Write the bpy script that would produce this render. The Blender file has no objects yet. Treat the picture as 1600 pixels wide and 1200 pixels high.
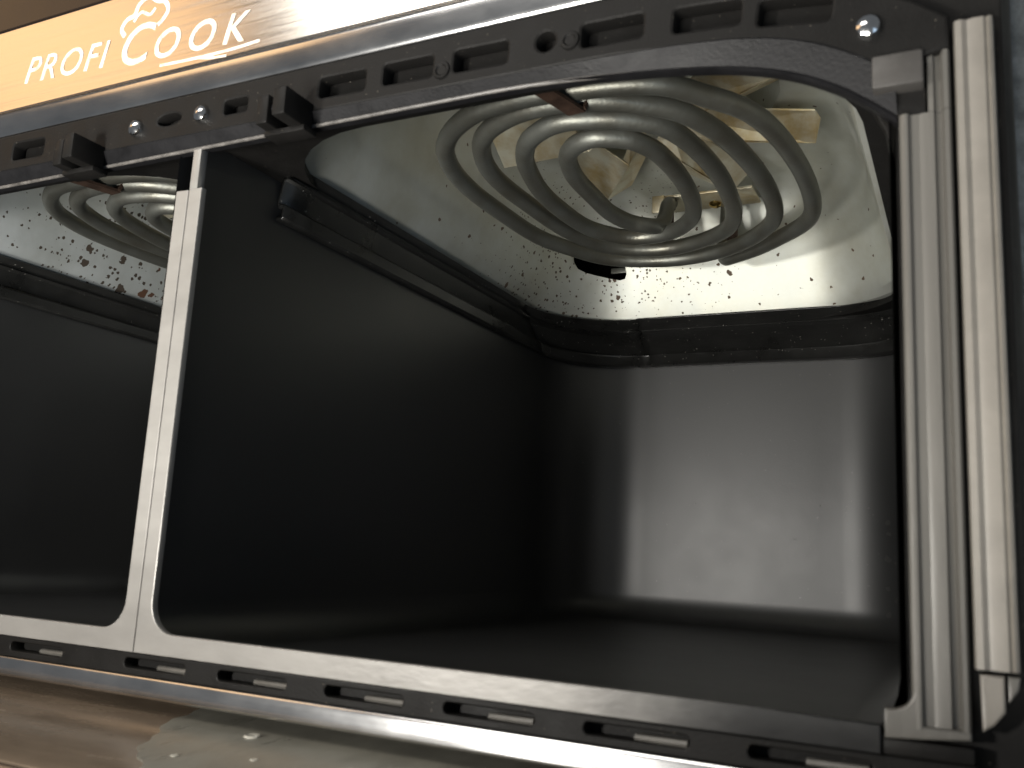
import bpy, bmesh, math, random
from mathutils import Vector, Matrix
random.seed(4)
S = bpy.context.scene
COL = S.collection
PI = math.pi

# ------------------------------------------------------------------ camera
cd = bpy.data.cameras.new('camera'); cam = bpy.data.objects.new('camera', cd); COL.objects.link(cam)
cam.matrix_world = Matrix([[0.89598, 0.03136, 0.44299, 0.21085], [0.44093, -0.18184, -0.87893, -0.19457], [0.053, 0.98283, -0.17675, 0.0334], [0.0, 0.0, 0.0, 1.0]])
cd.sensor_width = 36.0; cd.lens = 1442.91 / 1600.0 * 36.0
cd.clip_start = 0.005; cd.clip_end = 50
cd.dof.use_dof = True; cd.dof.focus_distance = 0.42; cd.dof.aperture_fstop = 26
S.camera = cam

# ------------------------------------------------------------------ world and lamps
w = bpy.data.worlds.new('World'); S.world = w; w.use_nodes = True
wb = w.node_tree.nodes['Background']; wb.inputs[0].default_value = (0.88, 0.94, 1.0, 1); wb.inputs[1].default_value = 0.14

def lamp(name, kind, loc, target, energy, color, size):
    l = bpy.data.lights.new(name, kind); l.energy = energy; l.color = color
    if kind == 'AREA':
        l.shape = 'RECTANGLE' if isinstance(size, tuple) else 'DISK'
        if isinstance(size, tuple): l.size, l.size_y = size
        else: l.size = size
    else: l.shadow_soft_size = size
    o = bpy.data.objects.new(name, l); COL.objects.link(o)
    o.location = loc
    o.rotation_euler = (Vector(target) - Vector(loc)).to_track_quat('-Z', 'Y').to_euler()
    return o
lamp('torch_lamp', 'POINT', (-0.030, -0.28, 0.033), (0, 0, 0), 4.2, (1.0, 0.965, 0.90), 0.018)
lamp('white_ceiling_lamp', 'AREA', (-0.37, -0.85, 0.90), (0.05, 0, 0.15), 5.0, (1.0, 0.96, 0.90), (0.56, 0.36))
lamp('low_front_fill', 'AREA', (0.02, -0.75, -0.42), (0.08, 0.2, 0.19), 11.0, (1.0, 0.97, 0.90), 0.45)  # added fill that brightens the dome, no real source stands there
lamp('cool_window_lamp', 'AREA', (0.95, -0.80, -0.30), (-0.1, 0.12, 0.15), 2.0, (0.55, 0.76, 1.0), (0.7, 0.7))
lamp('warm_room_lamp', 'AREA', (-1.55, -0.95, 1.05), (-0.05, 0, 0.2), 2.6, (1.0, 0.61, 0.29), (0.80, 0.5))
S.view_settings.view_transform = 'Standard'; S.view_settings.look = 'None'
S.view_settings.exposure = 0.0; S.view_settings.gamma = 1.0

# ------------------------------------------------------------------ materials
def mat(name, base, metal=0.0, rough=0.5, spec=0.5, var=0.0, var_scale=40, rvar=0.0, bump=0.0, bump_scale=400,
        stretch=(1, 1, 1), base2=None, coat=0.0):
    m = bpy.data.materials.new(name); m.use_nodes = True
    nt = m.node_tree; b = nt.nodes['Principled BSDF']; L = nt.links
    b.inputs['Metallic'].default_value = metal; b.inputs['Roughness'].default_value = rough
    b.inputs['Specular IOR Level'].default_value = spec; b.inputs['Coat Weight'].default_value = coat
    b.inputs['Base Color'].default_value = (*base, 1)
    tc = nt.nodes.new('ShaderNodeTexCoord'); mp = nt.nodes.new('ShaderNodeMapping')
    mp.inputs['Scale'].default_value = stretch; L.new(tc.outputs['Object'], mp.inputs[0])
    if var > 0 or rvar > 0:
        n = nt.nodes.new('ShaderNodeTexNoise'); n.inputs['Scale'].default_value = var_scale; n.inputs['Detail'].default_value = 7
        n.inputs['Roughness'].default_value = 0.65
        L.new(mp.outputs[0], n.inputs['Vector'])
        if var > 0:
            r = nt.nodes.new('ShaderNodeMix'); r.data_type = 'RGBA'
            b2 = base2 or tuple(max(0, c * (1 - var)) for c in base)
            r.inputs[6].default_value = (*b2, 1); r.inputs[7].default_value = (*base, 1)
            cr = nt.nodes.new('ShaderNodeMapRange'); cr.inputs[1].default_value = 0.35; cr.inputs[2].default_value = 0.62
            L.new(n.outputs['Fac'], cr.inputs[0]); L.new(cr.outputs[0], r.inputs[0]); L.new(r.outputs[2], b.inputs['Base Color'])
        if rvar > 0:
            q = nt.nodes.new('ShaderNodeMapRange'); q.inputs[1].default_value = 0.3; q.inputs[2].default_value = 0.7
            q.inputs[3].default_value = max(0.03, rough - rvar); q.inputs[4].default_value = min(1, rough + rvar)
            L.new(n.outputs['Fac'], q.inputs[0]); L.new(q.outputs[0], b.inputs['Roughness'])
    if bump > 0:
        n2 = nt.nodes.new('ShaderNodeTexNoise'); n2.inputs['Scale'].default_value = bump_scale; n2.inputs['Detail'].default_value = 4
        L.new(mp.outputs[0], n2.inputs['Vector'])
        bp = nt.nodes.new('ShaderNodeBump'); bp.inputs['Strength'].default_value = bump; bp.inputs['Distance'].default_value = 0.001
        L.new(n2.outputs['Fac'], bp.inputs['Height']); L.new(bp.outputs[0], b.inputs['Normal'])
    return m

def speckle(m, scale, radius, colour, density=1.0, center=None, spread=0.1, metal=0.0, rough=0.7, power=3.0):
    """small stuck-on specks of dirt over material m"""
    nt = m.node_tree; L = nt.links; b = nt.nodes['Principled BSDF']
    tc = nt.nodes.new('ShaderNodeTexCoord')
    wn = nt.nodes.new('ShaderNodeTexNoise'); wn.inputs['Scale'].default_value = scale * 2.2; wn.inputs['Detail'].default_value = 3
    L.new(tc.outputs['Object'], wn.inputs['Vector'])
    ad = nt.nodes.new('ShaderNodeVectorMath'); ad.operation = 'MULTIPLY_ADD'
    k = 0.55 / scale
    ad.inputs[1].default_value = (k, k, k)
    L.new(wn.outputs['Color'], ad.inputs[0]); L.new(tc.outputs['Object'], ad.inputs[2])
    v = nt.nodes.new('ShaderNodeTexVoronoi'); v.inputs['Scale'].default_value = scale
    L.new(ad.outputs[0], v.inputs['Vector'])
    sep = nt.nodes.new('ShaderNodeSeparateColor'); L.new(v.outputs['Color'], sep.inputs[0])
    # speck radius differs from cell to cell, many cells stay empty
    pw = nt.nodes.new('ShaderNodeMath'); pw.operation = 'POWER'; pw.inputs[1].default_value = power; L.new(sep.outputs[0], pw.inputs[0])
    ra = nt.nodes.new('ShaderNodeMath'); ra.operation = 'MULTIPLY'; ra.inputs[1].default_value = radius; L.new(pw.outputs[0], ra.inputs[0])
    last = ra
    if center is not None:
        di = nt.nodes.new('ShaderNodeVectorMath'); di.operation = 'DISTANCE'; di.inputs[1].default_value = center
        L.new(tc.outputs['Object'], di.inputs[0])
        mr = nt.nodes.new('ShaderNodeMapRange'); mr.inputs[1].default_value = spread * 0.25; mr.inputs[2].default_value = spread
        mr.inputs[3].default_value = 1.0; mr.inputs[4].default_value = 1.0 - density
        L.new(di.outputs['Value'], mr.inputs[0])
        mm = nt.nodes.new('ShaderNodeMath'); mm.operation = 'MULTIPLY'; L.new(last.outputs[0], mm.inputs[0]); L.new(mr.outputs[0], mm.inputs[1]); last = mm
    lt = nt.nodes.new('ShaderNodeMath'); lt.operation = 'LESS_THAN'; L.new(v.outputs['Distance'], lt.inputs[0]); L.new(last.outputs[0], lt.inputs[1])
    mx = nt.nodes.new('ShaderNodeMix'); mx.data_type = 'RGBA'; mx.inputs[7].default_value = (*colour, 1)
    src = b.inputs['Base Color'].links[0].from_socket if b.inputs['Base Color'].links else None
    if src: L.new(src, mx.inputs[6])
    else: mx.inputs[6].default_value = b.inputs['Base Color'].default_value
    L.new(lt.outputs[0], mx.inputs[0]); L.new(mx.outputs[2], b.inputs['Base Color'])
    for key, val in (('Metallic', metal), ('Roughness', rough)):
        mf = nt.nodes.new('ShaderNodeMix'); mf.data_type = 'FLOAT'; mf.inputs[3].default_value = val
        s2 = b.inputs[key].links[0].from_socket if b.inputs[key].links else None
        if s2: L.new(s2, mf.inputs[2])
        else: mf.inputs[2].default_value = b.inputs[key].default_value
        L.new(lt.outputs[0], mf.inputs[0]); L.new(mf.outputs[0], b.inputs[key])
    return m

M_BLACK = speckle(mat('satin_black_plastic', (0.011, 0.0104, 0.0098), 0, 0.50, 0.14, var=0.25, var_scale=60, rvar=0.10, bump=0.10, bump_scale=1500),
                  800, 0.15, (0.09, 0.08, 0.065))
M_CHAM = mat('worn_black_plastic', (0.012, 0.0118, 0.0128), 0, 0.42, 0.14, var=0.35, var_scale=120, rvar=0.1, bump=0.1, bump_scale=1200)
M_EDGELIGHT = mat('painted_edge_highlight', (0.15, 0.14, 0.13), 0, 0.38, 0.5, var=0.6, var_scale=160, rvar=0.1)  # lighter grey that paints the highlight along the lip's lower edge
M_GASKET = speckle(mat('black_gasket_rubber', (0.022, 0.022, 0.021), 0, 0.32, 0.5, var=0.4, var_scale=50, rvar=0.08, bump=0.05, bump_scale=700),
                   600, 0.20, (0.22, 0.21, 0.19))
M_LINER = speckle(mat('black_enamel', (0.020, 0.0203, 0.0208), 0, 0.42, 1.0, var=0.12, var_scale=22, rvar=0.025, bump=0.025, bump_scale=900),
                  400, 0.13, (0.10, 0.10, 0.095))
speckle(M_LINER, 240, 0.50, (0.05, 0.05, 0.048), 1.0, (0.185, 0.275, 0.030), 0.075, rough=0.3)
M_GREY = mat('grey_painted_metal', (0.46, 0.44, 0.415), 0.15, 0.42, 0.5, var=0.16, var_scale=90, rvar=0.08, bump=0.12, bump_scale=600, stretch=(1, 1, 0.15))
M_STRIP = mat('grey_flange_metal', (0.29, 0.278, 0.26), 0.2, 0.40, 0.5, var=0.14, var_scale=110, rvar=0.08, bump=0.1, bump_scale=700, stretch=(0.25, 1, 0.6))
M_STRIP_SHADED = M_STRIP.copy(); M_STRIP_SHADED.name = 'grey_flange_painted_shade'
def paint_shade(m, xa, xb, dark):
    """shade painted into the colour: grey darkens to black along the strip"""
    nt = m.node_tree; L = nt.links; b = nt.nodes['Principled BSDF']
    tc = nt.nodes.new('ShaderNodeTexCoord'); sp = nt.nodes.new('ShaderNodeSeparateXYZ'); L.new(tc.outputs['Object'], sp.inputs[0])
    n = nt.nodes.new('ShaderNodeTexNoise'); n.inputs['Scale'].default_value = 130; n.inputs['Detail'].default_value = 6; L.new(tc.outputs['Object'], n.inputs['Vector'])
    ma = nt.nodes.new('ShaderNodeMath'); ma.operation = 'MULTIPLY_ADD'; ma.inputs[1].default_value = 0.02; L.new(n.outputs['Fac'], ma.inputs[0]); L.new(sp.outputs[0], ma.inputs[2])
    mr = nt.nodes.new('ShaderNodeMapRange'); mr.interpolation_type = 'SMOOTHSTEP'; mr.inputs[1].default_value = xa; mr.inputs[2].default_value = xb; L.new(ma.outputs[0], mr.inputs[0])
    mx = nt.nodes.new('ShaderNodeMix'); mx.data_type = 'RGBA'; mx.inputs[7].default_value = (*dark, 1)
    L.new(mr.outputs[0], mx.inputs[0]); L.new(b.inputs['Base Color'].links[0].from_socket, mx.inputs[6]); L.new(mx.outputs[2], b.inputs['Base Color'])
paint_shade(M_STRIP_SHADED, 0.125, 0.182, (0.014, 0.014, 0.014))  # soft shadow at the flange's right end, painted into its colour
M_CREAM = mat('cream_plastic', (0.185, 0.170, 0.148), 0, 0.44, 0.5, var=0.14, var_scale=120, bump=0.05)
M_PILLAR = mat('grey_column_plastic', (0.112, 0.106, 0.095), 0.1, 0.44, 0.5, var=0.2, var_scale=50, rvar=0.08, bump=0.1, bump_scale=500, stretch=(1, 1, 0.12))
M_BLOCK = mat('dark_grey_block_plastic', (0.062, 0.058, 0.054), 0, 0.45, 0.4, var=0.2, var_scale=120, bump=0.08, bump_scale=900)
M_STEEL = mat('brushed_steel', (0.62, 0.58, 0.53), 1.0, 0.20, 0.5, var=0.10, var_scale=220, rvar=0.06, bump=0.06, bump_scale=300, stretch=(0.06, 1, 2.5))
M_CHROME = mat('chrome_trim', (0.66, 0.66, 0.66), 1.0, 0.21, 0.5, var=0.18, var_scale=60, rvar=0.05, stretch=(0.4, 1, 1))
M_TRAY = mat('galvanised_steel', (0.63, 0.65, 0.61), 0.65, 0.52, 0.5, var=0.16, var_scale=26, rvar=0.05, bump=0.10, bump_scale=160, base2=(0.53, 0.53, 0.46))
speckle(M_TRAY, 560, 0.52, (0.075, 0.052, 0.034), 0.9, (0.022, 0.245, 0.172), 0.11)
speckle(M_TRAY, 200, 0.32, (0.11, 0.075, 0.05), 0.75, (0.050, 0.260, 0.175), 0.22)
M_COIL = mat('heater_tube_steel', (0.18, 0.186, 0.168), 0.75, 0.43, 0.5, var=0.35, var_scale=50, rvar=0.10, bump=0.12, bump_scale=700, base2=(0.15, 0.145, 0.12))
M_BLADE = mat('fan_blade_tin', (0.62, 0.60, 0.49), 0.6, 0.42, 0.5, var=0.30, var_scale=60, rvar=0.08, bump=0.1, bump_scale=300, base2=(0.45, 0.34, 0.17))  # gold second tone puts the warm light on the blades into their colour
M_RUST = mat('rusted_strap', (0.075, 0.045, 0.032), 0.3, 0.6, 0.4, var=0.5, var_scale=150, bump=0.3, bump_scale=500)
M_DARK = mat('dark_cavity', (0.012, 0.012, 0.012), 0, 0.6, 0.3, var=0.2, var_scale=80)
M_BRASS = mat('brass_rivet', (0.75, 0.52, 0.18), 1.0, 0.25, 0.5, var=0.2, var_scale=200)
M_SCREW = mat('bright_screw', (0.75, 0.75, 0.75), 1.0, 0.14, 0.5, var=0.1, var_scale=300)
M_GLOSS = mat('gloss_black_panel', (0.02, 0.014, 0.011), 0, 0.24, 0.14, var=0.2, var_scale=30, rvar=0.05)
M_WHITE = mat('white_print', (0.95, 0.94, 0.90), 0, 0.35, 0.5, var=0.5, var_scale=420, base2=(0.80, 0.62, 0.42))
M_WORK = speckle(mat('brown_worktop_laminate', (0.155, 0.118, 0.085), 0, 0.24, 0.5, var=0.35, var_scale=18, rvar=0.08, bump=0.05, bump_scale=120, stretch=(1, 3, 1)),
                 60, 0.07, (0.4, 0.35, 0.28))
M_EDGE = mat('pale_wood_edging', (0.74, 0.52, 0.36), 0, 0.40, 0.5, var=0.15, var_scale=40, stretch=(0.1, 1, 1))
M_SHEET = speckle(mat('grey_sheet', (0.265, 0.255, 0.215), 0, 0.32, 0.5, var=0.18, var_scale=25, rvar=0.1, bump=0.2, bump_scale=90, stretch=(3, 1, 1)),
                  70, 0.08, (0.45, 0.44, 0.38))
M_DROP = mat('dried_water_drop', (0.55, 0.53, 0.46), 0, 0.12, 0.6, var=0.15, var_scale=300, coat=0.6)
M_CLOTH = mat('dark_grey_knit', (0.26, 0.27, 0.265), 0, 0.9, 0.2, var=0.5, var_scale=160, bump=0.5, bump_scale=900)

# ------------------------------------------------------------------ helpers
def empty(name, loc=(0, 0, 0), parent=None):
    o = bpy.data.objects.new(name, None); COL.objects.link(o); o.location = loc; o.empty_display_size = 0.02
    if parent: o.parent = parent
    return o

def link(name, me, m, parent=None, smooth=True, angle=35):
    o = bpy.data.objects.new(name, me); COL.objects.link(o)
    if m: me.materials.clear(); me.materials.append(m)
    if smooth:
        bm = bmesh.new(); bm.from_mesh(me)
        for f in bm.faces: f.smooth = True
        for e in bm.edges:
            if len(e.link_faces) == 2 and e.calc_face_angle(0) > math.radians(angle): e.smooth = False
        bm.to_mesh(me); bm.free()
    if parent: o.parent = parent
    return o

def pydata(name, vs, fs, m, parent=None, smooth=True, angle=35, weld=False):
    me = bpy.data.meshes.new(name); me.from_pydata([tuple(v) for v in vs], [], fs)
    bm = bmesh.new(); bm.from_mesh(me)
    if weld: bmesh.ops.remove_doubles(bm, verts=bm.verts, dist=1e-6)
    bmesh.ops.recalc_face_normals(bm, faces=bm.faces); bm.to_mesh(me); bm.free()
    return link(name, me, m, parent, smooth, angle)

def box(name, x0, x1, y0, y1, z0, z1, m, parent=None, bev=0.0006, seg=2):
    bm = bmesh.new(); bmesh.ops.create_cube(bm, size=1)
    for v in bm.verts: v.co = Vector(((x0 + x1) / 2 + v.co.x * (x1 - x0), (y0 + y1) / 2 + v.co.y * (y1 - y0), (z0 + z1) / 2 + v.co.z * (z1 - z0)))
    if bev > 0: bmesh.ops.bevel(bm, geom=bm.edges[:], offset=bev, segments=seg, affect='EDGES', profile=0.5)
    me = bpy.data.meshes.new(name); bm.to_mesh(me); bm.free()
    return link(name, me, m, parent)

def eval_mesh(o, name):
    dg = bpy.context.evaluated_depsgraph_get(); dg.update()
    me = bpy.data.meshes.new_from_object(o.evaluated_get(dg)); me.name = name
    me.transform(o.matrix_world)
    d = o.data; t = o.type
    bpy.data.objects.remove(o)
    if t == 'CURVE': bpy.data.curves.remove(d)
    elif t == 'MESH': bpy.data.meshes.remove(d)
    return me

def sheet(name, outer, holes, y0, y1, m, parent=None, bev=0.0004):
    """plate in the x-z plane with holes; front face at y0 (towards the viewer), back at y1"""
    cu = bpy.data.curves.new(name, 'CURVE'); cu.dimensions = '2D'; cu.fill_mode = 'BOTH'
    th = (y1 - y0) / 2; cu.extrude = th - bev; cu.bevel_depth = bev; cu.bevel_resolution = 1; cu.offset = -bev
    for loop in [outer] + holes:
        s = cu.splines.new('POLY'); s.points.add(len(loop) - 1); s.use_cyclic_u = True
        for pt, q in zip(s.points, loop): pt.co = (q[0], q[1], 0, 1)
    o = bpy.data.objects.new(name, cu); COL.objects.link(o)
    o.rotation_euler = (PI / 2, 0, 0); o.location = (0, (y0 + y1) / 2, 0)
    bpy.context.view_layer.update()
    return link(name, eval_mesh(o, name), m, parent)

def rrect(x0, x1, z0, z1, r, n=5):
    out = []
    for cx, cz, a in ((x1 - r, z1 - r, 0), (x0 + r, z1 - r, 90), (x0 + r, z0 + r, 180), (x1 - r, z0 + r, 270)):
        for i in range(n + 1):
            t = math.radians(a + 90 * i / n); out.append((cx + r * math.cos(t), cz + r * math.sin(t)))
    return out

def arc(cx, cz, r, a0, a1, n=6):
    return [(cx + r * math.cos(math.radians(a0 + (a1 - a0) * i / n)), cz + r * math.sin(math.radians(a0 + (a1 - a0) * i / n))) for i in range(n + 1)]

def strip(name, profiles, m, parent=None, smooth=True, angle=35, close=False):
    """loft between equal-length point rows"""
    n = len(profiles[0]); vs = [v for r in profiles for v in r]; fs = []
    for i in range(len(profiles) - 1):
        for j in range(n if close else n - 1):
            k = (j + 1) % n
            fs.append((i * n + j, i * n + k, (i + 1) * n + k, (i + 1) * n + j))
    return pydata(name, vs, fs, m, parent, smooth, angle)

def tube_mesh(pts, r, nseg=12, sub=4, cap=True, taper_end=None):
    P = [Vector(p_) for p_ in pts]; path = []
    for i in range(len(P) - 1):
        p0 = P[max(i - 1, 0)]; p1 = P[i]; p2 = P[i + 1]; p3 = P[min(i + 2, len(P) - 1)]
        for k in range(sub):
            t = k / sub
            path.append(0.5 * ((2 * p1) + (p2 - p0) * t + (2 * p0 - 5 * p1 + 4 * p2 - p3) * t * t + (3 * p1 - p0 - 3 * p2 + p3) * t ** 3))
    path.append(P[-1])
    for _ in range(1):                                   # ease out the kinks
        path = [path[0]] + [(path[i - 1] + path[i] * 2 + path[i + 1]) / 4 for i in range(1, len(path) - 1)] + [path[-1]]
    vs = []; fs = []; N = None
    for i, c in enumerate(path):
        t = (path[min(i + 1, len(path) - 1)] - path[max(i - 1, 0)]).normalized()
        if N is None: N = t.orthogonal().normalized()
        N = (N - t * N.dot(t)).normalized(); B = t.cross(N)
        for j in range(nseg):
            a = 2 * PI * j / nseg; vs.append(c + (N * math.cos(a) + B * math.sin(a)) * r)
    for i in range(len(path) - 1):
        for j in range(nseg):
            k = (j + 1) % nseg; fs.append((i * nseg + j, i * nseg + k, (i + 1) * nseg + k, (i + 1) * nseg + j))
    if cap: fs.append(tuple(range(nseg))); fs.append(tuple((len(path) - 1) * nseg + j for j in range(nseg)))
    return vs, fs

def tube(name, pts, r, m, parent=None, nseg=12, sub=4):
    vs, fs = tube_mesh(pts, r, nseg, sub); return pydata(name, vs, fs, m, parent)

def lathe(name, prof, center, axis, m, parent=None, n=20):
    """prof: (radius, height) along axis"""
    ax = Vector(axis).normalized(); u = ax.orthogonal().normalized(); v = ax.cross(u); c = Vector(center); vs = []; fs = []
    for r, h in prof:
        for j in range(n):
            a = 2 * PI * j / n; vs.append(c + ax * h + (u * math.cos(a) + v * math.sin(a)) * max(r, 1e-5))
    for i in range(len(prof) - 1):
        for j in range(n):
            k = (j + 1) % n; fs.append((i * n + j, i * n + k, (i + 1) * n + k, (i + 1) * n + j))
    fs.append(tuple(range(n))); fs.append(tuple((len(prof) - 1) * n + j for j in range(n)))
    return pydata(name, vs, fs, m, parent)

def hexa(name, a, b, c, d, th, m, parent=None, bev=0.0):
    """thin plate from four corners, given thickness"""
    P = [Vector(q) for q in (a, b, c, d)]; nrm = (P[1] - P[0]).cross(P[2] - P[0]).normalized() * th
    vs = P + [q + nrm for q in P]
    return pydata(name, vs, [(0, 1, 2, 3), (7, 6, 5, 4), (0, 4, 5, 1), (1, 5, 6, 2), (2, 6, 7, 3), (3, 7, 4, 0)], m, parent, smooth=False)

# ------------------------------------------------------------------ setting: the worktop
work = box('worktop', -1.6, 1.6, -0.0522, 0.55, -0.056, -0.0165, M_WORK, None, 0.004)
wedge = box('front_edge', -1.6, 1.6, -0.0720, -0.0524, -0.0545, -0.0172, M_EDGE, work, 0.003)
work['kind'] = 'structure'; work['label'] = 'glossy brown worktop in front of and under the appliance'; 

# ------------------------------------------------------------------ the appliance
AF = empty('air_fryer', (0.0, 0.15, -0.0165))
AF['label'] = 'black and steel two-drawer air fryer with both drawers pulled out, standing on the brown worktop'
AF['category'] = 'air fryer'
INV = Matrix.Translation((0.0, -0.15, 0.0165))
PARTS = []
class Root: pass
def part(o, label=None):
    """hang a top-level mesh under the appliance, keeping where it stands"""
    o.parent = AF; o.matrix_parent_inverse = INV
    if label: o['label'] = label
    return o
def sub(o, par, label=None):
    o.parent = par; o.matrix_parent_inverse = par.matrix_world.inverted() if False else Matrix.Identity(4)
    if label: o['label'] = label
    return o

XL, XR = -0.232, 0.2195
DX = -0.206                                              # the left chamber is the right one moved over

# housing: front plate with one big opening, shell behind
hole = [(-0.2085, 0.0035), (0.1985, 0.0035), (0.1985, 0.121)] + arc(0.1585, 0.1115, 0.0405, 10, 90, 8) + [(-0.2085, 0.1520)]
fx = [(XL, -0.0125), (0.2015, -0.0125)] + arc(0.2015, 0.0055, 0.018, -90, 0, 8)[1:] + [(XR, 0.262), (XL, 0.262)]
housing = part(sheet('housing_front', fx, [hole], 0.0035, 0.0065, M_BLACK, None, 0.0006), 'black plastic front plate around the drawer openings')
D1 = 0.335
rows = []
for y, ins in ((0.0066, 0.0004), (0.010, -0.0012), (0.02, -0.0022), (D1 - 0.02, -0.0022), (D1, 0.010)):
    row = [(XL - (-ins), y, -0.0125)] if False else []
    row = [(XL + ins, y, -0.0130 + max(0, ins) * 0.3), (0.2015 - ins * 0.2, y, -0.0130 + max(0, ins) * 0.3)] + \
          [(a - ins, y, b - 0.0005) for a, b in arc(0.2015, 0.0055, 0.018, -75, 0, 7)] + \
          [(XR - ins, y, 0.258), (XR - 0.012 - ins, y, 0.266 - max(0, ins)), (XL + ins, y, 0.266 - max(0, ins))]
    rows.append(row)
part(strip('housing_shell', rows, M_BLACK, None, close=True), None)
part(box('housing_back', XL + 0.008, XR - 0.008, D1 - 0.003, D1 + 0.001, -0.0115, 0.262, M_BLACK, None))

# control panel with its printing, glossy display above it, trim strip under it
cp = part(sheet('control_panel', [(XL, 0.1782), (0.152, 0.1782), (0.152, 0.2114), (XL, 0.2114)], [], -0.0012, 0.0030, M_STEEL, None, 0.0005), 'brushed steel control panel strip with white printing')
part(sheet('display_panel', [(XL, 0.2119), (0.152, 0.2119), (0.152, 0.2600), (XL, 0.2600)], [], -0.0010, 0.0030, M_GLOSS, None, 0.0005), 'glossy black display panel above the steel strip')
def trim(name, xa, xb, z0, z1, pt, pb, label):
    """metal strip, pt / pb: how far its top and bottom stand proud"""
    rows = []
    for x in (xa, xa + 0.001, xb - 0.008, xb - 0.002, xb):
        s = 1.0 if xa < x < xb - 0.001 else 0.6
        h = (z1 - z0)
        row = [(x, 0.003, z1), (x, -0.0001, z1)]
        for t, k in ((0.04, 0.55), (0.10, 0.9), (0.2, 1.0), (0.4, 1.04), (0.6, 1.04), (0.8, 1.0), (0.9, 0.9), (0.96, 0.55)):
            row.append((x, -(pt + (pb - pt) * t) * k * s - 0.0001, z1 - h * t))
        row += [(x, -0.0001, z0), (x, 0.003, z0)]
        rows.append(row)
    return part(strip(name, rows, M_CHROME, None, angle=50), label)
trim('panel_trim', XL, 0.158, 0.1689, 0.1779, 0.0022, 0.0006, 'polished metal trim strip under the control panel')
trim('base_trim', XL, 0.2005, -0.0122, -0.0062, 0.0007, 0.0016, 'polished metal trim strip along the bottom edge')

def text(name, body, size, x, z, rot, par, shear=0.0, offset=0.0, space=1.0):
    cu = bpy.data.curves.new(name, 'FONT'); cu.body = body; cu.size = size; cu.extrude = 0.00008; cu.shear = shear; cu.offset = offset; cu.space_character = space
    o = bpy.data.objects.new(name, cu); COL.objects.link(o)
    o.matrix_world = Matrix.Translation((x, -0.00128, z)) @ Matrix.Rotation(rot, 4, 'Y') @ Matrix.Rotation(PI / 2, 4, 'X')
    bpy.context.view_layer.update()
    me = eval_mesh(o, name)
    ob = link(name, me, M_WHITE, None, smooth=False); ob.parent = par
    return ob
TR = math.radians(2.3)
def onp(x, z): return x, z
text('lettering', 'PROFI', 0.0142, -0.0885, 0.1876, TR, cp, 0.22, 0.0, 1.15)
text('lettering', 'C', 0.0205, -0.0412, 0.1846, TR, cp, 0.25, 0.0001)
text('lettering', 'OOK', 0.0145, -0.0250, 0.1842, TR, cp, 0.22, 0.0001, 1.46)
def print_line(name, pts, r):
    vs, fs = tube_mesh([(x, -0.0013, z) for x, z in pts], r, 8, 5)
    vs = [(v[0], -0.00125 + (v[1] + 0.0013) * 0.08, v[2]) for v in vs]
    o = pydata(name, vs, fs, M_WHITE, None, True); o.parent = cp
    return o
print_line('emblem_outline', [(-0.0385, 0.1955), (-0.0405, 0.1985), (-0.0385, 0.2015), (-0.0350, 0.2025), (-0.0335, 0.2060), (-0.0290, 0.2080), (-0.0250, 0.2055), (-0.0215, 0.2045), (-0.0195, 0.2010), (-0.0215, 0.1978), (-0.0235, 0.1965)], 0.0009)
print_line('emblem_outline', [(-0.0350, 0.2000), (-0.0320, 0.2030), (-0.0280, 0.2010), (-0.0255, 0.2030)], 0.0006)
print_line('underline_swash', [(-0.020, 0.1812), (-0.004, 0.1806), (0.010, 0.1806), (0.0215, 0.1812)], 0.0005)
print_line('underline_swash', [(-0.004, 0.1806), (0.002, 0.1794), (0.0085, 0.1789)], 0.0004)

# upper bar with vent slots
def lipz(x):                                             # lower edge of the bar / upper edge of the chamfer
    K = [(-0.3, 0.1560), (0.05, 0.1536), (0.136, 0.1526), (0.158, 0.1506), (0.170, 0.1485), (0.182, 0.1452), (0.1915, 0.1402), (0.1945, 0.1385), (0.205, 0.1385)]
    for (a, b), (c, d) in zip(K, K[1:]):
        if a <= x <= c: return b + (d - b) * (x - a) / (c - a)
    return K[-1][1]
xs = [XL, -0.1, -0.05, 0, 0.05, 0.1, 0.136, 0.147, 0.158, 0.168, 0.178, 0.186, 0.1945, 0.2050]
outer = [(x, lipz(x)) for x in xs] + [(0.2095, 0.1395), (0.2095, 0.1465), (0.203, 0.1515), (0.194, 0.1565), (0.182, 0.1615), (0.168, 0.1657), (0.155, 0.1680), (0.145, 0.1684), (XL, 0.1684)]
slots = [(-0.1540, 0.1618), (-0.1315, 0.1618), (-0.1065, 0.1616), (-0.0795, 0.1614), (0.0545, 0.1606), (0.0765, 0.1604), (0.0990, 0.1599), (0.1355, 0.1593), (0.1590, 0.1578), (0.1788, 0.1548)]
holes = []
for i, (x, z) in enumerate(slots):
    r_ = rrect(-0.0079, 0.0079, -0.0030, 0.0030, 0.0010, 3); a = -0.02 if x < 0.15 else (-0.06 if x < 0.17 else -0.12)
    holes.append([(x + q[0] * math.cos(a) - q[1] * math.sin(a), z + q[0] * math.sin(a) + q[1] * math.cos(a)) for q in r_])
holes.append([(-0.0125 + 0.0050 * math.cos(t * PI / 8), 0.1612 + 0.0019 * math.sin(t * PI / 8)) for t in range(16)])
holes.append(rrect(0.0105, 0.0195, 0.1588, 0.1632, 0.0009, 3))
holes.append([(0.1178 + 0.0026 * math.cos(t * PI / 8), 0.1602 + 0.0026 * math.sin(t * PI / 8)) for t in range(16)])
bar = part(sheet('upper_bar', outer, holes, -0.0015, 0.0034, M_BLACK, None, 0.0008), 'black plastic bar with vent slots above the openings')
def onbar(o):
    o.parent = bar; return o
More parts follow.
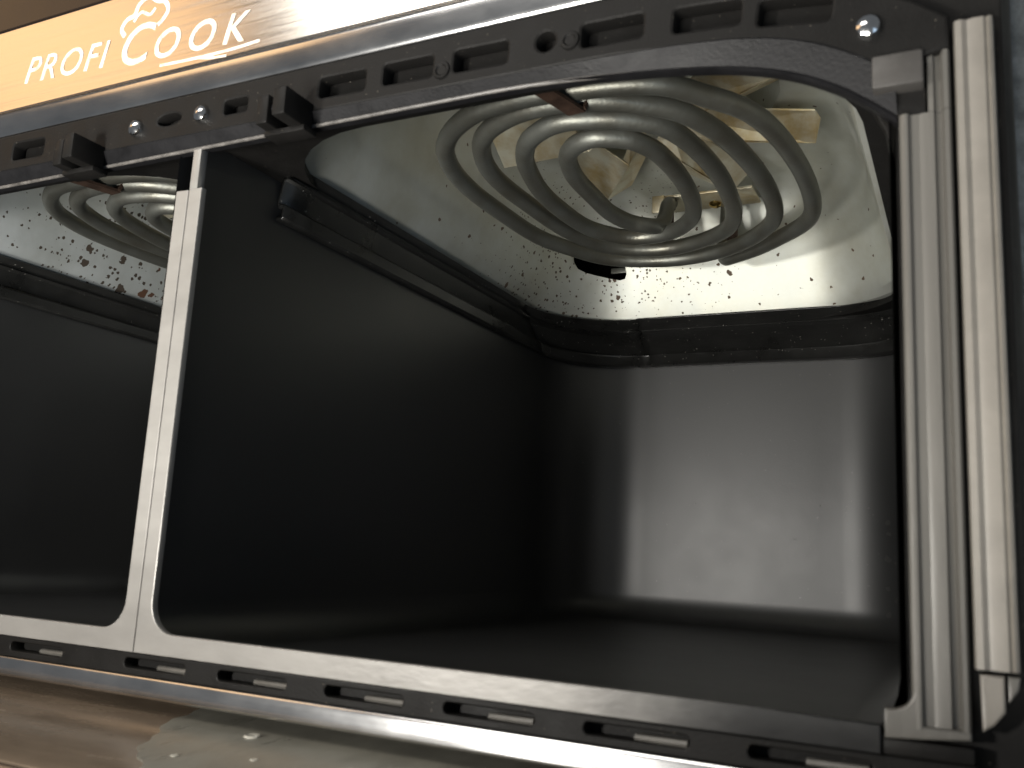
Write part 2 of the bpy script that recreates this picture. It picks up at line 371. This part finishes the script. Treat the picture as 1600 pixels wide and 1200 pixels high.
def screw(x, z, r=0.0027):
    o = lathe('screw', [(r, 0), (r, 0.0006), (r * 0.86, 0.0015), (r * 0.5, 0.0021), (0.0002, 0.0023)], (x, -0.0015, z), (0, -1, 0), M_SCREW, None, 18); return onbar(o)
for x, z in ((-0.0263, 0.1601), (0.0019, 0.1602), (0.1941, 0.1469)): screw(x, z)
for x, z in ((0.0875, 0.1582), (0.1245, 0.1590)):
    onbar(lathe('boss', [(0.0026, 0), (0.0024, 0.0005), (0.0017, 0.0006), (0.0013, 0.0002)], (x, -0.0015, z), (0, -1, 0), M_BLACK, None, 18))
# chamfered lip below the bar
KL = [(-0.3, 0.1488), (0.0, 0.1494), (0.117, 0.1496), (0.1426, 0.1473), (0.1626, 0.1450), (0.1756, 0.1418), (0.1864, 0.1368), (0.1953, 0.1300), (0.1993, 0.1250)]
KU = [(-0.3, 0.1560), (0.0, 0.1545), (0.117, 0.1528), (0.136, 0.1526), (0.158, 0.1518), (0.170, 0.1508), (0.182, 0.1480), (0.1915, 0.1432), (0.1990, 0.1360)]
def resample(K, n):
    tot = [0.0]
    for q, r in zip(K, K[1:]): tot.append(tot[-1] + math.hypot(r[0] - q[0], r[1] - q[1]))
    P = []
    for i in range(n):
        d = tot[-1] * i / (n - 1); k = max(j for j in range(len(K) - 1) if tot[j] <= d + 1e-9); f = (d - tot[k]) / (tot[k + 1] - tot[k])
        P.append([K[k][0] + (K[k + 1][0] - K[k][0]) * f, K[k][1] + (K[k + 1][1] - K[k][1]) * f])
    for _ in range(25): P = [P[0]] + [[(P[i - 1][e] + 2 * P[i][e] + P[i + 1][e]) / 4 for e in (0, 1)] for i in range(1, n - 1)] + [P[-1]]
    return P
U, Lo = resample(KU, 160), resample(KL, 160)
def mixp(a, b, t, y): return (a[0] + (b[0] - a[0]) * t, y, a[1] + (b[1] - a[1]) * t)
rows = [[mixp(u, l, -0.05, -0.0009) for u, l in zip(U, Lo)], [mixp(u, l, 0.0, -0.0017) for u, l in zip(U, Lo)], [mixp(u, l, 0.06, -0.0020) for u, l in zip(U, Lo)],
        [mixp(u, l, 0.84, 0.0004) for u, l in zip(U, Lo)], [mixp(u, l, 0.88, -0.0003) for u, l in zip(U, Lo)], [mixp(u, l, 0.95, -0.0005) for u, l in zip(U, Lo)], [mixp(u, l, 1.0, 0.0002) for u, l in zip(U, Lo)], [mixp(u, l, 1.0, 0.0026) for u, l in zip(U, Lo)]]
part(strip('lip', rows, M_CHAM, None, angle=25), 'bevelled black plastic lip along the top of the openings')

eg = [(l[0], -0.0002 + max(0, l[0] - 0.11) * 0.030, l[1] + 0.0004 + max(0, l[0] - 0.12) * 0.012) for l in Lo[::4] if l[0] < 0.158]
part(tube('lip_edge_highlight', eg, 0.00055, M_EDGELIGHT, None, 8, 2), 'lower edge of the black lip, its highlight painted in light grey')

# two latch hooks on the bar
def hook(x, lab):
    o = box('latch_hook', x + 0.0130 - 0.0046, x + 0.0130, -0.0135, -0.0010, 0.1478, 0.1562, M_BLACK, None, 0.0007); part(o, lab)
    a = box('prong', x, x + 0.0042, -0.0105, -0.0010, 0.1478, 0.1566, M_BLACK, None, 0.0006); a.parent = o
    b = tube('pin', [(x + 0.004, -0.0075, 0.1530), (x + 0.0065, -0.0075, 0.1530), (x + 0.0088, -0.0075, 0.1530)], 0.0017, M_CHAM, None, 10, 2); b.parent = o
    c = box('latch_foot', x - 0.0005, x + 0.0140, -0.0060, 0.0000, 0.1462, 0.1480, M_BLACK, None, 0.0004); c.parent = o
hook(-0.0530, 'black latch hook above the left opening'); hook(0.0322, 'black latch hook above the right opening')

# corner block at the top of the column
part(box('corner_block', 0.1947, 0.2046, -0.0035, 0.0030, 0.1318, 0.1392, M_BLOCK, None, 0.0006), 'dark grey block at the upper right corner of the opening')
part(sheet('corner_web', [(0.1990, 0.1255), (0.2048, 0.1255), (0.2048, 0.1400), (0.1946, 0.1400), (0.1946, 0.1312)], [], 0.0004, 0.0030, M_BLACK, None, 0.0004))

# grey flanges around the two openings (T between them), one per chamber
hw = 0.0052
flr = [(0.00015, -0.0002), (0.1942, -0.0002), (0.1942, 0.0050), (0.1700, 0.0056), (0.0140, 0.0056)] + arc(hw + 0.0085, 0.0056 + 0.0085, 0.0085, 270, 180, 7) + [(hw, 0.1362), (0.00015, 0.1360)]
part(sheet('flange', flr, [], -0.0016, 0.0006, M_STRIP_SHADED, None, 0.0003), 'grey metal flange of the right opening')
fll = [(-x, z) for x, z in flr]; fll[1] = (-0.21, -0.0002); fll[2] = (-0.21, 0.0056); del fll[3]
part(sheet('flange', fll[::-1], [], -0.0016, 0.0006, M_STRIP, None, 0.0003), 'grey metal flange of the left opening')
part(box('flange_neck', -0.0010, 0.0022, -0.0006, 0.0034, 0.1355, 0.1500, M_STRIP, None, 0.0003))

# bottom bar with vent slots
bh = []
for x in (-0.190, -0.155, -0.120, -0.081, -0.0400, 0.0085, 0.0430, 0.0780, 0.1120, 0.1467, 0.1815):
    bh.append(rrect(x - 0.0118, x + 0.0112, -0.0044, -0.0018, 0.0012, 4))
bb = part(sheet('base_bar', [(XL, -0.0062), (0.1995, -0.0062), (0.2100, -0.0035), (0.2100, -0.0003), (XL, -0.0003)], bh, -0.0012, 0.0034, M_BLACK, None, 0.0004), 'black plastic bar with vent slots below the openings')
for h in (0.0085, 0.0430, 0.0780, 0.1120, 0.1467, -0.0400, 0.1815):  # grey rods added in place of the lit lower edges of the slots
    o = tube('lit_slot_edge', [(h - 0.0010, 0.0016, -0.0040), (h + 0.004, 0.0011, -0.0039), (h + 0.0104, 0.0009, -0.0038)], 0.0009, M_PILLAR, None, 8, 3); o.parent = bb

# right hand column: stepped profile run up the side
def column(name, prof, z0, z1, m, label=None, n=14):
    rows = []
    for i in range(n + 1):
        z = z0 + (z1 - z0) * i / n; rows.append([(x, y, z) for x, y in prof])
    o = strip(name, rows, m, None, angle=20)
    return part(o, label)
column('side_column', [(0.1996, 0.020), (0.1996, -0.0005), (0.2000, -0.0011), (0.2006, -0.0014), (0.2012, -0.0014), (0.2015, -0.0011), (0.2018, -0.0004), (0.2034, -0.0003), (0.2044, -0.0006), (0.2062, -0.0006), (0.2066, 0.0004), (0.2076, 0.0006), (0.2079, -0.0006), (0.2082, -0.0012), (0.2090, -0.0012), (0.2094, -0.0006), (0.2094, 0.003)], 0.0050, 0.1262, M_PILLAR, 'ribbed grey column at the right edge of the opening')
column('side_column', [(0.2052, 0.003), (0.2052, -0.0005), (0.2062, -0.0006), (0.2066, 0.0004), (0.2076, 0.0006), (0.2079, -0.0006), (0.2082, -0.0012), (0.2090, -0.0012), (0.2094, -0.0006), (0.2094, 0.003)], 0.1263, 0.1393, M_PILLAR, None, 4)
column('side_panel', [(0.2102, 0.003), (0.2103, -0.0002), (0.2106, -0.0010), (0.2118, -0.0012), (0.2128, -0.0006), (0.2140, -0.0010), (0.2158, -0.0010), (0.2164, -0.0004), (0.2168, -0.0010), (0.2174, -0.0006), (0.2177, 0.0012), (0.2177, 0.003)], 0.0166, 0.1452, M_CREAM, 'pale grey smooth panel outside the ribbed column')
ft = [(0.1948, 0.0030), (0.2060, 0.0036), (0.2094, 0.0044), (0.2094, 0.0052), (0.1996, 0.0052)] ; ft = [(0.1948, 0.0028), (0.2012, 0.0032), (0.2094, 0.0040), (0.2094, 0.0056), (0.2010, 0.0056), (0.2010, 0.0105)] + arc(0.1960, 0.0120, 0.0040, 0, -90, 6)[0:] + [(0.1948, 0.0080)]
part(sheet('column_foot', ft, [], -0.0013, 0.0030, M_PILLAR, None, 0.0004), 'grey foot turning the corner below the column')
part(box('foot_base', 0.1944, 0.2098, -0.0009, 0.0030, -0.0002, 0.0027, M_BLACK, None, 0.0004))
part(sheet('corner_insert', [(0.2112, 0.0058), (0.2132, 0.0072), (0.2150, 0.0096), (0.2150, 0.0158), (0.2110, 0.0158)], [], -0.0012, 0.0030, M_CREAM, None, 0.0005), 'small cream insert at the lower right corner')
part(sheet('corner_insert', [(0.2155, 0.0110), (0.2172, 0.0135), (0.2176, 0.0158), (0.2155, 0.0158)], [], -0.0006, 0.0030, M_PILLAR, None, 0.0004))

# ------------------------------------------------------------------ one chamber, then its copy
def uloop(x0, x1, y0, y1, z, r, n=12, m=10):
    """open loop: up the left side, round the back, down the right side"""
    out = [(x0, y0 + (y1 - r - y0) * i / m, z) for i in range(m)]
    out += [(x0 + r - r * math.cos(PI / 2 * i / n), y1 - r + r * math.sin(PI / 2 * i / n), z) for i in range(n + 1)]
    out += [(x0 + r + (x1 - x0 - 2 * r) * i / m, y1, z) for i in range(1, m)]
    out += [(x1 - r + r * math.sin(PI / 2 * i / n), y1 - r + r * math.cos(PI / 2 * i / n), z) for i in range(n + 1)]
    out += [(x1, y1 - r - (y1 - r - y0) * i / m, z) for i in range(1, m + 1)]
    return out
def cloop(x0, x1, y0, y1, z, r, n=8, m=4):
    out = []
    cs = ((x1 - r, y1 - r, 0), (x0 + r, y1 - r, 90), (x0 + r, y0 + r, 180), (x1 - r, y0 + r, 270))
    for q in range(4):
        cx, cy, a = cs[q]
        seg = [(cx + r * math.cos(math.radians(a + 90 * i / n)), cy + r * math.sin(math.radians(a + 90 * i / n)), z) for i in range(n + 1)]
        out += seg
        nx = cs[(q + 1) % 4]; t = math.radians(nx[2]); e = (nx[0] + r * math.cos(t), nx[1] + r * math.sin(t), z)
        out += [tuple(seg[-1][d] + (e[d] - seg[-1][d]) * i / m for d in range(3)) for i in range(1, m)]
    return out
CH = []                                                  # everything that the second chamber repeats
def cpart(o, label=None): CH.append(part(o, label)); return o

x0, x1, yb = 0.0032, 0.1975, 0.2970
loops = [uloop(x0, x1, 0.0012, yb, z, 0.046) for z in (0.166, 0.145, 0.125, 0.10, 0.08, 0.06, 0.045, 0.03)]
rf = 0.013
for i in range(0, 7):
    a = PI / 2 * i / 6; d = rf * (1 - math.cos(a)); zz = 0.0006 + rf - rf * math.sin(a)
    loops.append(uloop(x0 + d, x1 - d, 0.0012, yb - d, zz, 0.046 - d))
n_ = len(loops[0]); vs = [v for l in loops for v in l]; fs = []
for i in range(len(loops) - 1):
    for j in range(n_ - 1): fs.append((i * n_ + j, i * n_ + j + 1, (i + 1) * n_ + j + 1, (i + 1) * n_ + j))
fs.append(tuple((len(loops) - 1) * n_ + j for j in range(n_)))
liner = cpart(pydata('chamber_liner', vs, fs, M_LINER, None), 'smooth black walls and floor of the right chamber')
cpart(box('floor_front_edge', 0.0045, 0.1965, 0.0008, 0.0072, -0.0004, 0.0030, M_LINER, None, 0.0005))

# sealing ring under the steel dome: U-shaped, stepped, in three lengths
prof = [(0.00, 0.1385, 0.000), (0.00, 0.1385, 0.0026), (0.05, 0.1392, 0.0032), (0.16, 0.1432, 0.0030), (0.20, 0.1440, 0.0022), (0.205, 0.1441, 0.0004), (0.24, 0.1448, 0.0000),
        (0.66, 0.1522, 0.0000), (0.70, 0.1526, 0.0016), (0.76, 0.1532, 0.0018), (0.80, 0.1536, 0.0004), (0.85, 0.1548, 0.0006), (0.90, 0.1562, 0.0016), (1.0, 0.1576, 0.0018), (1.03, 0.1580, 0.0010)]
gl = []
for t, z, e in prof:
    gl.append(uloop(x0 + 0.004 * t + e, x1 - 0.0006 * t - e, 0.034, 0.2960 - 0.033 * t - e, z, 0.046 - 0.001 * t, 14, 14))
def gasket(name, j0, j1, dz, label):
    rows = [[(v[0], v[1], v[2] + dz) for v in row[j0:j1 + 1]] for row in gl]
    o = strip(name, rows, M_GASKET, None, angle=22)
    bm = bmesh.new(); bm.from_mesh(o.data)
    bmesh.ops.solidify(bm, geom=bm.faces[:], thickness=-0.0012); bm.to_mesh(o.data); bm.free()
    return cpart(o, label)
gasket('gasket_strip', 0, 14, 0, 'black rubber gasket along the left wall')
gasket('gasket_corner', 14, 28, -0.0003, 'black gasket piece rounding the back corner')
gasket('gasket_strip', 28, len(gl[0]) - 1, 0, 'black gasket along the back, with a greasy smear')
# flat black plate between lip and dome
front = cloop(0.0035, 0.197, 0.0038, 0.300, 0.1520, 0.004); inner = cloop(0.0062, 0.187, 0.0130, 0.268, 0.1560, 0.046)
inner2 = cloop(0.0062, 0.187, 0.0130, 0.268, 0.1572, 0.046)
cpart(strip('ceiling_plate', [front, [(a, b, 0.1545) for a, b, c in inner], inner2], M_BLACK, None, close=True), None)

# the pressed steel dome with fan well and cut slot
FC = (0.097, 0.140)
tl = [(0.0035, 0.1968, 0.0095, 0.2665, 0.1582, 0.047), (0.0062, 0.1885, 0.0120, 0.2640, 0.1588, 0.045), (0.0085, 0.1848, 0.0140, 0.2630, 0.1612, 0.0435), (0.0120, 0.1835, 0.0170, 0.2612, 0.1665, 0.043),
      (0.0175, 0.1800, 0.0210, 0.2563, 0.183, 0.042), (0.0210, 0.1768, 0.0245, 0.2520, 0.197, 0.041), (0.0245, 0.1742, 0.028, 0.2485, 0.2065, 0.040),
      (0.0300, 0.1700, 0.033, 0.2430, 0.2130, 0.037), (0.0370, 0.1650, 0.039, 0.2360, 0.2165, 0.033), (0.0440, 0.1600, 0.046, 0.2290, 0.2175, 0.030)]
TL = [cloop(*l, n=10, m=6) for l in tl]
def circ(r, z):
    out = []
    for v in TL[-1]:
        a = math.atan2(v[1] - FC[1], v[0] - FC[0]); out.append((FC[0] + r * math.cos(a), FC[1] + r * math.sin(a), z))
    return out
TL += [circ(0.0545, 0.2178), circ(0.0530, 0.2186), circ(0.0525, 0.2440), circ(0.0515, 0.2452), circ(0.012, 0.2455)]
n_ = len(TL[0]); vs = [v for l in TL for v in l]; fs = []
for i in range(len(TL) - 1):
    for j in range(n_): fs.append((i * n_ + j, i * n_ + (j + 1) % n_, (i + 1) * n_ + (j + 1) % n_, (i + 1) * n_ + j))
fs.append(tuple((len(TL) - 1) * n_ + j for j in range(n_)))
dome = pydata('tmp_dome', vs, fs, M_TRAY, None)
bm = bmesh.new(); bm.from_mesh(dome.data); bmesh.ops.solidify(bm, geom=bm.faces[:], thickness=0.0007); bmesh.ops.recalc_face_normals(bm, faces=bm.faces); bm.to_mesh(dome.data); bm.free()
# cutter for the rounded slot, standing on the left part of the back wall
cut = sheet('tmp_cutter', [(0.0280, 0.1940), (0.0262, 0.1920), (0.0258, 0.1850), (0.0268, 0.1820), (0.0300, 0.1806), (0.0455, 0.1782), (0.0482, 0.1790), (0.0492, 0.1815), (0.0486, 0.1885), (0.0462, 0.1905)], [], 0.22, 0.285, M_DARK, None, 0.0002)
bo = dome.modifiers.new('b', 'BOOLEAN'); bo.operation = 'DIFFERENCE'; bo.object = cut; bo.solver = 'EXACT'
me = eval_mesh(dome, 'heat_dome'); bpy.data.objects.remove(cut)
cpart(link('heat_dome', me, M_TRAY, None, True, 30), 'pressed galvanised steel dome over the chamber, spotted with burnt grease')
cpart(box('slot_bracket', 0.038, 0.052, 0.2605, 0.262, 0.1842, 0.1872, M_COIL, None, 0.0003))

# heating coil
ZC = 0.1750
CP = [(0.087, 0.1706), (0.0833, 0.1669), (0.0804, 0.161), (0.0778, 0.1499), (0.0779, 0.135), (0.0779, 0.1224), (0.0786, 0.1107), (0.0818, 0.097), (0.0854, 0.0902), (0.0906, 0.0853), (0.0955, 0.0833), (0.1002, 0.0834), (0.1066, 0.0868), (0.1099, 0.0901), (0.1146, 0.1016), (0.116, 0.1224), (0.1151, 0.1405), (0.1128, 0.1554), (0.108, 0.1692), (0.0979, 0.1808), (0.0861, 0.1849), (0.0747, 0.1831), (0.0661, 0.1733), (0.0611, 0.1605), (0.0595, 0.1362), (0.0598, 0.1246), (0.0613, 0.1133), (0.0656, 0.0955), (0.0697, 0.0857), (0.0757, 0.0767), (0.0851, 0.0701), (0.0911, 0.0683), (0.0968, 0.0684), (0.107, 0.0712), (0.1127, 0.0742), (0.1211, 0.0807), (0.1258, 0.0915), (0.1289, 0.1101), (0.13, 0.1323), (0.1281, 0.159), (0.1249, 0.1732), (0.1201, 0.1846), (0.1091, 0.1949), (0.0928, 0.2026), (0.0782, 0.2019), (0.0635, 0.1945), (0.0556, 0.1789), (0.0511, 0.1598), (0.0494, 0.1328), (0.0485, 0.1109), (0.0506, 0.0922), (0.0567, 0.0766), (0.0618, 0.069), (0.069, 0.0628), (0.0801, 0.0574), (0.0914, 0.0559), (0.1017, 0.0565), (0.1132, 0.0604), (0.1235, 0.0678), (0.1312, 0.0757), (0.138, 0.0918), (0.142, 0.1125), (0.1442, 0.1372), (0.1436, 0.1613), (0.141, 0.1769), (0.1362, 0.1881), (0.1243, 0.2032), (0.1076, 0.2149), (0.0878, 0.2198), (0.0697, 0.2164), (0.0585, 0.2109), (0.0513, 0.2036), (0.0434, 0.1882), (0.0362, 0.17), (0.0342, 0.1411), (0.0336, 0.115), (0.036, 0.0934), (0.0416, 0.077), (0.0468, 0.0686), (0.0552, 0.0598), (0.0683, 0.0517), (0.0803, 0.0491), (0.0921, 0.0481), (0.1032, 0.0492), (0.1147, 0.0505), (0.126, 0.0535), (0.1327, 0.0577), (0.1396, 0.0662), (0.1494, 0.0787), (0.1545, 0.0938), (0.1576, 0.1136), (0.159, 0.1372), (0.1585, 0.1586), (0.1564, 0.1758), (0.1515, 0.1882), (0.1429, 0.1986), (0.1264, 0.2149), (0.1128, 0.2233)]
pts = [(x, y, ZC) for x, y in CP]
head = [(0.0835, 0.2190, 0.2035), (0.0870, 0.2030, 0.1960), (0.0900, 0.1900, 0.1850), (0.0905, 0.1800, 0.1775)]
tail = [(0.1080, 0.2290, 0.1765), (0.1062, 0.2345, 0.1850), (0.1060, 0.2400, 0.1980), (0.1060, 0.2430, 0.2140)]
coil = cpart(tube('heating_coil', head + pts + tail, 0.0035, M_COIL, None, 14, 3), 'grey spiral heating coil of rounded square turns under the dome')
def csub(o, par, label=None):
    o.parent = par; o.matrix_parent_inverse = Matrix.Identity(4)
    if label: o['label'] = label
    return o
csub(hexa('strap', (0.0955, 0.0370, 0.1693), (0.1015, 0.0365, 0.1693), (0.1058, 0.0548, 0.1698), (0.0998, 0.0556, 0.1698), 0.0012, M_RUST), coil, 'rusty strap holding the outer turns')
csub(hexa('strap', (0.0995, 0.0550, 0.1702), (0.1062, 0.0545, 0.1702), (0.1080, 0.0600, 0.1860), (0.1015, 0.0606, 0.1860), 0.0012, M_RUST), coil)
# terminal plate with posts and rivet at the back of the dome
tp = cpart(box('terminal_plate', 0.0780, 0.1240, 0.2130, 0.2330, 0.2040, 0.2054, M_BLADE, None, 0.0004), 'tin plate with terminals and a brass rivet')
csub(lathe('rivet', [(0.0030, 0), (0.0028, 0.0010), (0.0016, 0.0018), (0.0002, 0.0020)], (0.1035, 0.2265, 0.2040), (0, -0.35, -1), M_BRASS, None, 16), tp)
for (tx, ty) in ((0.0825, 0.2190), (0.1120, 0.2260)):
    csub(lathe('terminal_post', [(0.0034, 0), (0.0034, 0.0035), (0.0026, 0.0040), (0.0026, 0.0200), (0.0022, 0.0206)], (tx, ty, 0.2040), (0, 0.05, -1), M_RUST, None, 14), tp)
csub(box('plate_tab', 0.0770, 0.0830, 0.2100, 0.2114, 0.1960, 0.2045, M_BLADE, None, 0.0003), tp)

# fan: hub and six bent blades
fan = empty('fan'); part(fan, 'tin fan with bent blades seen behind the coil'); CH.append(fan)
csub(lathe('hub', [(0.0150, 0.0), (0.0150, -0.006), (0.0110, -0.0085), (0.0060, -0.0090), (0.0050, -0.0120), (0.0002, -0.0125)], (FC[0], FC[1], 0.2190), (0, 0, 1), M_BLADE, None, 24), fan)
def blade(a):
    ca, sa = math.cos(a), math.sin(a)
    def W_(r, t, z): return (FC[0] + r * ca - t * sa, FC[1] + r * sa + t * ca, z)
    q = [W_(0.012, -0.003, 0.2085), W_(0.026, -0.009, 0.2085), W_(0.064, -0.0115, 0.2070), W_(0.067, -0.008, 0.2055), W_(0.067, 0.0, 0.1990), W_(0.026, 0.0, 0.1990), W_(0.012, 0.003, 0.2050),
         W_(0.066, 0.016, 0.2095), W_(0.063, 0.0200, 0.2115), W_(0.036, 0.0200, 0.2115), W_(0.028, 0.010, 0.2060)]
    th = 0.0008
    up = [(x, y, z + th) for x, y, z in q]; n = len(q)
    f1 = [0, 1, 2, 3, 4, 5, 6]; f2 = [5, 4, 7, 8, 9, 10]
    faces = [tuple(f1), tuple(f2), tuple(i + n for i in f1[::-1]), tuple(i + n for i in f2[::-1])]
    rim = [0, 1, 2, 3, 4, 7, 8, 9, 10, 5, 6]
    for i in range(len(rim)):
        a_, b_ = rim[i], rim[(i + 1) % len(rim)]; faces.append((a_, b_, b_ + n, a_ + n))
    return pydata('blade', q + up, faces, M_BLADE, None, smooth=False)
for k in range(7): csub(blade(math.radians(-30 + 360 / 7 * k)), fan)

# second chamber
M_TRAY_B = mat('galvanised_steel_rusty', (0.66, 0.70, 0.70), 0.6, 0.50, 0.5, var=0.16, var_scale=26, rvar=0.05, bump=0.10, bump_scale=160, base2=(0.56, 0.59, 0.57))  # base paler and bluer to carry the cool light here; rust spots follow
speckle(M_TRAY_B, 430, 0.55, (0.045, 0.034, 0.024), 0.6, (0.015, 0.15, 0.165), 0.14)
speckle(M_TRAY_B, 120, 0.50, (0.050, 0.038, 0.028), 0.9, (0.012, 0.145, 0.165), 0.085)
speckle(M_TRAY_B, 120, 0.55, (0.085, 0.040, 0.022), 1.0, (0.009, 0.158, 0.165), 0.030, power=0.7)
for o in CH:
    c = o.copy(); COL.objects.link(c); c.location = o.location + Vector((DX, 0, 0)); 
    if 'label' in c: c['label'] = c['label'].replace('right chamber', 'left chamber')
    if o.name.startswith('heat_dome'):
        c.material_slots[0].link = 'OBJECT'; c.material_slots[0].material = M_TRAY_B
    for ch in list(o.children):
        d = ch.copy(); COL.objects.link(d); d.parent = c

# ------------------------------------------------------------------ things around it
# grey sheet lying on the worktop before the appliance
edge = []
random.seed(9)
a0, b0 = Vector((0.0085, 0.0180)), Vector((0.0600, -0.0512))
for i in range(61):
    t = i / 60; q = a0.lerp(b0, t); nrm = Vector((0.81, 0.58))
    q = q + nrm * (0.0009 * math.sin(t * 17) + 0.0004 * math.sin(t * 47 + 1) + random.uniform(-0.0001, 0.0001)) - nrm * 0.006 * math.sin(t * PI)
    edge.append((q.x, q.y))
out = edge + [(0.30, -0.0512), (0.30, 0.0180)]
vs = [(x, y, -0.0165 + 0.0002) for x, y in out] + [(x, y, -0.0165 + 0.0004) for x, y in out]; n = len(out)
fs = [tuple(range(n))[::-1], tuple(range(n, 2 * n))] + [(i, (i + 1) % n, (i + 1) % n + n, i + n) for i in range(n)]
sh = pydata('grey_sheet', vs, fs, M_SHEET, None, smooth=False)
sh['label'] = 'thin grey sheet with an uneven edge lying on the worktop below the steel trim'; sh['category'] = 'sheet'
# dried drops on it
for i, (x, y, r) in enumerate(((0.0470, -0.0035, 0.0022), (0.0480, -0.030, 0.0010), (0.0640, -0.022, 0.0010), (0.0860, -0.016, 0.0011))):
    o = lathe('water_drop', [(r, 0), (r * 0.96, r * 0.12), (r * 0.8, r * 0.2), (r * 0.6, r * 0.14), (0.0001, r * 0.10)], (x, y, -0.0161), (0, 0, 1), M_DROP, None, 16)
    o['category'] = 'drop'; o['group'] = 'dried drops on the grey sheet'
    o['label'] = 'largest ring-shaped dried drop on the grey sheet near the trim' if i == 0 else ('', 'tiny dried drop on the grey sheet nearest its uneven edge', 'tiny dried drop just below the ring-shaped drop on the grey sheet', 'tiny dried drop on the grey sheet farthest right')[i]

# dark knitted cloth hanging beyond the right side
vs = []; fs = []; nu, nv = 150, 90
for j in range(nv + 1):
    for i in range(nu + 1):
        u = i / nu; v = j / nv
        x = 0.2224 + 0.17 * u; z = -0.012 + 0.32 * v
        fold = 0.016 * math.sin(u * 9 + v * 5) + 0.010 * math.sin(v * 17 - u * 6)
        rib = 0.0011 * abs(math.sin(v * 150 + 3 * math.sin(u * 8) + u * 26))
        vs.append((x + 0.0012 * math.sin(v * 11), 0.046 + 0.03 * u + fold * (0.25 + u) - rib, z))
for j in range(nv):
    for i in range(nu):
        a = j * (nu + 1) + i; fs.append((a, a + 1, a + nu + 2, a + nu + 1))
cl = pydata('knitted_cloth', vs, fs, M_CLOTH, None, True, 180)
bm = bmesh.new(); bm.from_mesh(cl.data); bmesh.ops.solidify(bm, geom=bm.faces[:], thickness=0.002); bm.to_mesh(cl.data); bm.free()
cl['label'] = 'dark grey knitted cloth hanging behind the right side of the air fryer'; cl['category'] = 'cloth'
